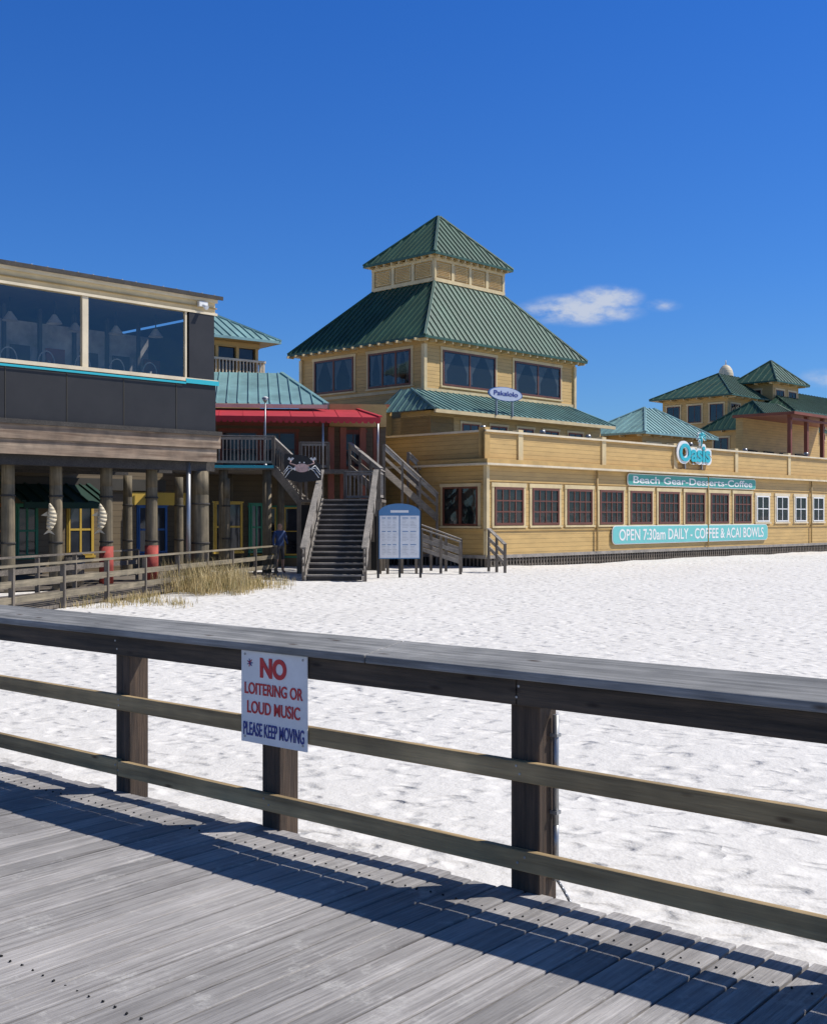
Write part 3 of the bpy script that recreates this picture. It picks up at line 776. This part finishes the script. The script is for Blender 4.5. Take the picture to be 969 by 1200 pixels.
for sgn in (-1,1):
    for k,a in enumerate((-35,-10,15)):
        r=math.radians(a); b.tube([C(sgn*.2,.02-.05*k),C(sgn*(.2+.22*math.cos(r)),.02+.2*math.sin(r)),C(sgn*(.3+.28*math.cos(r)),-.18+.2*math.sin(r))],.018,m_white,6)
    b.tube([C(sgn*.18,.08),C(sgn*.38,.14),C(sgn*.34,.22)],.024,m_crab,6)
    b.face([C(sgn*.34,.20),C(sgn*.24,.28),C(sgn*.30,.32),C(sgn*.34,.27),C(sgn*.40,.33),C(sgn*.45,.26)],m_white)
    b.cyl(C(sgn*.07,.16)+Vector((0,-.01,0)),C(sgn*.07,.16),.03,.03,m_white,8)
b.make('crab_figure',cs,g)

# ---------------------------------------------------------------- info board
Ib=Fr((468-CX)/F*38,38,6); org=Ib.w(0,0,0); g=group('information_board',org); b=B()
m_pblue=paint('board_blue',(.08,.22,.42),.5,.1)
for x in (-.70,0.01,.70): b.box(Ib,x-.035,x+.035,-.02,.07,-.1,2.2,m_black)
top=lambda x:2.10+.32*math.sqrt(max(0,1-(x/.70)**2))
pts=[(-.68,.60),(.68,.60)]+[(.68-1.36*i/16,top(.68-1.36*i/16)) for i in range(17)]
b.face([Ib.w(x,-.045,z) for x,z in pts],m_pblue); b.face([Ib.w(x,-.022,z) for x,z in pts],m_pblue)
for i in range(len(pts)):
    a_,c_=pts[i],pts[(i+1)%len(pts)]; b.face([Ib.w(a_[0],-.045,a_[1]),Ib.w(c_[0],-.045,c_[1]),Ib.w(c_[0],-.022,c_[1]),Ib.w(a_[0],-.022,a_[1])],m_pblue)
for k,(xa,xb) in enumerate(((-.65,-.02),(.02,.65))):
    b.box(Ib,xa,xb,-.052,-.046,.63,2.02,m_signw)
    for r in range(3):
        for c in range(3 if k==0 else 2):
            w_=(xb-xa-.1)/(3 if k==0 else 2); X=xa+.05+c*w_
            b.box(Ib,X+.02,X+w_*.8,-.056,-.0525,1.93-r*.44,1.955-r*.44,m_pblue)
            for q_ in range(6):
                z=1.89-r*.44-q_*.05; b.box(Ib,X+.02,X+w_*random.uniform(.5,.9),-.055,-.0525,z-.008,z,m_metal)
b.box(Ib,-.30,.30,-.052,-.046,2.12,2.2,m_signw)
b.make('panels',org,g)

# ---------------------------------------------------------------- small wooden railings near shop
def railing(name,p,q,h=1.0,levels=(1.0,.62,.28),posts=2,mat=m_palew):
    p=Vector(p);q=Vector(q); b=B()
    for l in levels:
        b.beam(p+up*l*h,q+up*l*h,.05 if l<1 else .14,.13 if l<1 else .045,mat)
    for i in range(posts+1):
        t=p.lerp(q,i/posts); b.beam(Vector((t.x,t.y,-.15)),t+up*h,.1,.1,m_grayz)
    return b.make(name,p)
railing('ramp_railing',(.28,41,.55),(1.65,40.6,.1),1.0,posts=2)
railing('ramp_railing',(.1,43,.75),(1.75,42.4,.15),1.0,posts=3)
railing('ramp_railing',(2.75,42.2,.6),(3.25,41.0,.05),.95,posts=2)
railing('ramp_railing',(-.9,40.2,.3),(.1,40.4,.4),1.0,posts=2)
b=B(); bw0=Vector((-8.07-1.5*.21,21,.0)); bw1=Vector((-4.6,38.9,0))
dd=(bw1-bw0).normalized(); aw=math.degrees(math.atan2(dd.y,dd.x)); Wf=Fr(bw0.x,bw0.y,aw); LL=(bw1-bw0).length
k=0
while k<LL: b.box(Wf,k,k+.14,.1,2.6,.02,.09+random.uniform(0,.006),m_grayw); k+=.15
b.make('side_boardwalk',bw0)
railing('boardwalk_railing',Wf.w(0,.05,.05),Wf.w(LL,.05,.05),.95,(1.0,.62,.28),9,m_brail)
railing('boardwalk_railing',Wf.w(0,2.7,.05),Wf.w(LL-5,2.7,.05),.95,(1.0,.62,.28),7,m_grayw)
tc=L.w(L.x_at(88,.5),.5,.1); b=B(); b.cyl(tc,tc+up*.8,.24,.28,m_grayz,16); b.cyl(tc+up*.8,tc+up*.92,.29,.12,m_black,16); b.make('trash_can',tc)
# ---------------------------------------------------------------- right background buildings
def bld(name,uc,ur,ul,y0,vE,vT,wall,roofm,inset,zb=0,ov=.8,pitch=.6):
    xa=S.x_at(uc,y0); xb=S.x_at(ur,y0); yb=S.y_at(ul,xa); org=S.w(xa,y0,0); g=group(name,org)
    ze=S.z_at(vE,xa,y0); xm=(xa+xb)/2; ym=(y0+yb)/2
    zt=EYE+(HZ-vT)*S.w(min(xa+inset,xm),ym).y/F
    b=B(); b.box(S,xa,xb,y0,yb,zb,ze,wall); b.make('walls',org,g)
    b=B(); hip(b,S,xa-ov,xb+ov,y0-ov,yb+ov,ze,min(xa+inset,xm-.02),max(xb-inset,xm+.02),ym-.02,ym+.02,zt,roofm,pitch); 
    rafters(b,S,xa,xb,y0,yb,ov,ze,m_cream,1.2); b.make('roof',org,g)
    b=B(); ff=Fr(S.w(0,y0).x,S.w(0,y0).y,46.3); k=xa+.6
    while k<xb-1.6:
        window(b,ff,k,k+1.3,ze-2.0,ze-.7,0,m_brown,2,1,m_cream,.12,.06,glass=m_gclear); k+=2.3
    fg=SL(xa,0); k=-yb+.5
    while k<-y0-1.4:
        window(b,fg,k,k+1.1,ze-2.0,ze-.7,0,m_brown,2,1,m_cream,.12,.06,glass=m_gclear); k+=2.0
    if len(b.v): b.make('windows',org,g)
    return g,xa,xb,yb,ze,zt
bld('background_villa',852,960,776,17,463,438,m_tan,m_green,4.0)
bld('background_villa',925,1100,835,14,482,455,m_tan,m_green,3.0)
bld('rooftop_cupola_building',905,935,870,16,447,423,m_tan_s,m_green,30,ov=.7)
bld('pale_roof_pavilion',752,826,692,9.0,507,478,m_tan_s,m_teal2,3.2,4.1,ov=.6,pitch=.45)
bld('dark_roof_pavilion',905,960,830,10.5,500,470,m_tanp,m_green,2.0,4.1,ov=.5,pitch=.45)
xa=S.x_at(926,6);xb=xa+12; org=S.w(xa,6,0); b=B(); zt_=S.z_at(486,xa,6)
b.box(S,xa-.5,xb,5.5,10,zt_,zt_+.18,m_redbrown); b.box(S,xa,xb,9.5,10,4.1,zt_,m_tan); b.box(S,xa-.2,xb,5.8,6,zt_-.35,zt_-.2,m_redbrown)
for k in range(5): b.box(S,xa+k*2.5,xa+k*2.5+.22,6,6.25,4.1,zt_,m_redbrown)
for k in range(4): 
    b.box(S,xa+.5+k*2.5,xa+2.0+k*2.5,9.40,9.49,4.8,6.6,m_void)
    b.box(S,xa+.25+k*2.5,xa+2.45+k*2.5,6.05,6.15,5.75,5.83,m_white)
    for j in range(14): b.box(S,xa+.3+k*2.5+j*.16,xa+.35+k*2.5+j*.16,6.08,6.12,4.5,5.75,m_white)
b.make('rooftop_terrace_pavilion',org)
c=pt(850,441,100); b=B()
for k in range(6):
    a0_=math.pi/2*k/6;a1_=math.pi/2*(k+1)/6
    b.cyl(c+up*1.0*math.sin(a0_),c+up*1.0*math.sin(a1_),.65*math.cos(a0_),max(.01,.65*math.cos(a1_)),m_cream2,20,False)
b.cyl(c-up*11,c,.55,.55,m_cream2,20); b.cyl(c+up*1.0,c+up*1.4,.06,.02,m_cream2,8)
b.make('domed_turret',c)

# ---------------------------------------------------------------- dune grass
def grass():
    mt=bpy.data.materials.new('dune_grass'); mt.use_nodes=True; n=mt.node_tree; p=n.nodes['Principled BSDF']
    f=noise(n,pos(n),3,3); n.links.new(ramp(n,f,[(.33,(.20,.18,.06)),(.5,(.50,.38,.17)),(.7,(.64,.52,.28))]),p.inputs['Base Color']); p.inputs['Roughness'].default_value=.8
    b=B()
    cl=[]
    for _ in range(140):
        u=random.triangular(188,352,228); d=random.uniform(29.5,34.5)
        if u>290 : d=random.uniform(31.5,34)
        cl.append((u,d,random.uniform(.8,1.4) if u<285 else .5))
    for _ in range(45): cl.append((random.uniform(60,215),random.uniform(25,29),.35))
    for u,d,k in cl:
        cx=(u-CX)/F*d
        for _ in range(22):
            x=cx+random.gauss(0,.15); y=d+random.gauss(0,.15); h=random.uniform(.2,.75)*k; a=random.uniform(0,6.28); l=random.uniform(.05,.65)*h
            w_=.007; q=Vector((math.cos(a+1.57)*w_,math.sin(a+1.57)*w_,0)); o_=Vector((x,y,-.02)); m1=o_+Vector((math.cos(a)*l*.4,math.sin(a)*l*.4,h*.6)); m2=o_+Vector((math.cos(a)*l,math.sin(a)*l,h))
            b.face([o_-q,o_+q,m1+q*.8,m1-q*.8],mt); b.face([m1-q*.8,m1+q*.8,m2],mt)
    b.make('dune_grass',((232-CX)/F*33,33,0))
grass()

# ---------------------------------------------------------------- person by the stair
def person(x,y,z,face=0):
    vs=[(0,0,.93),(0,0,1.15),(0,.0,1.38),(0,0,1.50),(0,-.01,1.60),(0,-.01,1.70),
        (-.10,0,.88),(-.12,-.02,.48),(-.13,.02,.08),(-.13,-.14,.03),
        (.10,0,.88),(.13,.02,.48),(.14,.05,.08),(.14,-.11,.03),
        (-.18,0,1.40),(-.25,.01,1.14),(-.24,-.06,.90),(-.235,-.09,.80),
        (.18,0,1.40),(.25,.01,1.14),(.20,-.18,1.02),(.15,-.26,1.06)]
    es=[(0,1),(1,2),(2,3),(3,4),(4,5),(0,6),(6,7),(7,8),(8,9),(0,10),(10,11),(11,12),(12,13),(2,14),(14,15),(15,16),(16,17),(2,18),(18,19),(19,20),(20,21)]
    rr=[.15,.13,.15,.055,.095,.075,.095,.065,.045,.04,.095,.065,.045,.04,.065,.047,.036,.032,.065,.047,.036,.032]
    me=bpy.data.meshes.new('person'); me.from_pydata(vs,es,[]); ob=bpy.data.objects.new('person',me); scene.collection.objects.link(ob)
    ob.modifiers.new('s','SKIN')
    if not me.skin_vertices:
        bpy.context.view_layer.objects.active=ob; bpy.ops.mesh.customdata_skin_add()
    for i,r in enumerate(rr): me.skin_vertices[0].data[i].radius=(r,r*(.75 if i in(0,1,2) else 1))
    me.skin_vertices[0].data[0].use_root=True
    sb=ob.modifiers.new('sub','SUBSURF'); sb.levels=2; sb.render_levels=2
    m,n,p=nt('person_clothing'); tc_=N(n,'ShaderNodeTexCoord'); s=N(n,'ShaderNodeSeparateXYZ'); n.links.new(tc_.outputs['Object'],s.inputs[0])
    zz=math_(n,'DIVIDE',s.outputs[2],1.8)
    c=ramp(n,zz,[(0,(.05,.05,.05)),(.04,(.42,.24,.16)),(.26,(.42,.24,.16)),(.265,(.03,.03,.04)),(.52,(.03,.03,.04)),(.525,(.02,.05,.15)),(.81,(.02,.05,.15)),(.815,(.42,.24,.16)),(.94,(.42,.24,.16)),(.945,(.05,.03,.02)),(1,(.05,.03,.02))])
    n.links.new(c,p.inputs['Base Color']); me.materials.append(m)
    ob.location=(x,y,z); ob.rotation_euler=(0,0,face)
person((328-CX)/F*39.5,39.5,.05,.6)

# ---------------------------------------------------------------- camera, sun, sky
cam=bpy.data.cameras.new('camera'); co=bpy.data.objects.new('camera',cam); scene.collection.objects.link(co)
co.location=(0,0,EYE); co.rotation_euler=(math.radians(90),0,0)
cam.sensor_fit='VERTICAL'; cam.sensor_height=24; cam.lens=F/1200*24; cam.shift_y=(HZ-600)/1200; cam.clip_end=9000; cam.clip_start=.05
scene.camera=co
el=math.radians(50); az=math.atan2(1,.15)
Sd=Vector((math.sin(az)*math.cos(el),math.cos(az)*math.cos(el),math.sin(el)))
sl=bpy.data.lights.new('sun','SUN'); sl.energy=4.7; sl.angle=math.radians(.53); sl.color=(1,.955,.89)
so=bpy.data.objects.new('sun',sl); scene.collection.objects.link(so); so.location=Sd*80; so.rotation_euler=(-Sd).to_track_quat('-Z','Y').to_euler()
w=bpy.data.worlds.new('World'); scene.world=w; w.use_nodes=True; n=w.node_tree; bg=n.nodes['Background']
sky=N(n,'ShaderNodeTexSky',sky_type='NISHITA'); sky.sun_disc=False; sky.sun_elevation=el; sky.sun_rotation=az; sky.air_density=1.0; sky.dust_density=.15; sky.ozone_density=3.5; sky.altitude=0
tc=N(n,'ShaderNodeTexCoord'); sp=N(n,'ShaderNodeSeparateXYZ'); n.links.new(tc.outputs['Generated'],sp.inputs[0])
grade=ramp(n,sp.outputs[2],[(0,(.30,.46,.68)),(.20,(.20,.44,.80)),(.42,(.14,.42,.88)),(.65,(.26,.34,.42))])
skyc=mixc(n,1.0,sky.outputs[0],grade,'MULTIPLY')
yy=math_(n,'MAXIMUM',sp.outputs[1],.05); px=math_(n,'DIVIDE',sp.outputs[0],yy); pz=math_(n,'DIVIDE',sp.outputs[2],yy)
cv=N(n,'ShaderNodeCombineXYZ'); n.links.new(px,cv.inputs[0]); n.links.new(pz,cv.inputs[1])
mp=N(n,'ShaderNodeMapping'); mp.inputs['Scale'].default_value=(1,2.0,1); n.links.new(cv.outputs[0],mp.inputs[0])
nz=noise(n,mp.outputs[0],28,7,.6)
tot=None
for cx_,cz_,rx,rz,k in ((.145,.179,.050,.013,1.7),(.168,.188,.030,.013,1.6),(.215,.183,.018,.006,.8),(.362,.119,.03,.010,.8)):
    dx=math_(n,'DIVIDE',math_(n,'SUBTRACT',px,cx_),rx); dz=math_(n,'DIVIDE',math_(n,'SUBTRACT',pz,cz_),rz)
    d=math_(n,'SQRT',math_(n,'ADD',math_(n,'MULTIPLY',dx,dx),math_(n,'MULTIPLY',dz,dz)))
    v=math_(n,'MULTIPLY',math_(n,'MAXIMUM',math_(n,'SUBTRACT',1.3,d),0),k)
    tot=v if tot is None else math_(n,'MAXIMUM',tot,v)
den=math_(n,'MULTIPLY',tot,math_(n,'SUBTRACT',math_(n,'MULTIPLY',nz,3.0),.85))
cf=N(n,'ShaderNodeMapRange',interpolation_type='SMOOTHSTEP'); cf.inputs[1].default_value=.05; cf.inputs[2].default_value=1.3; cf.inputs[4].default_value=.85; n.links.new(den,cf.inputs[0])
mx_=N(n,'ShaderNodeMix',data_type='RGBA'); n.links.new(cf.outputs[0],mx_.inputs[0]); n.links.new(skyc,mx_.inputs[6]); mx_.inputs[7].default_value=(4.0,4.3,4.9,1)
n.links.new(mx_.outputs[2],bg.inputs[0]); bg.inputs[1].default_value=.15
scene.view_settings.view_transform='Standard'; scene.view_settings.look='None'; scene.view_settings.exposure=0
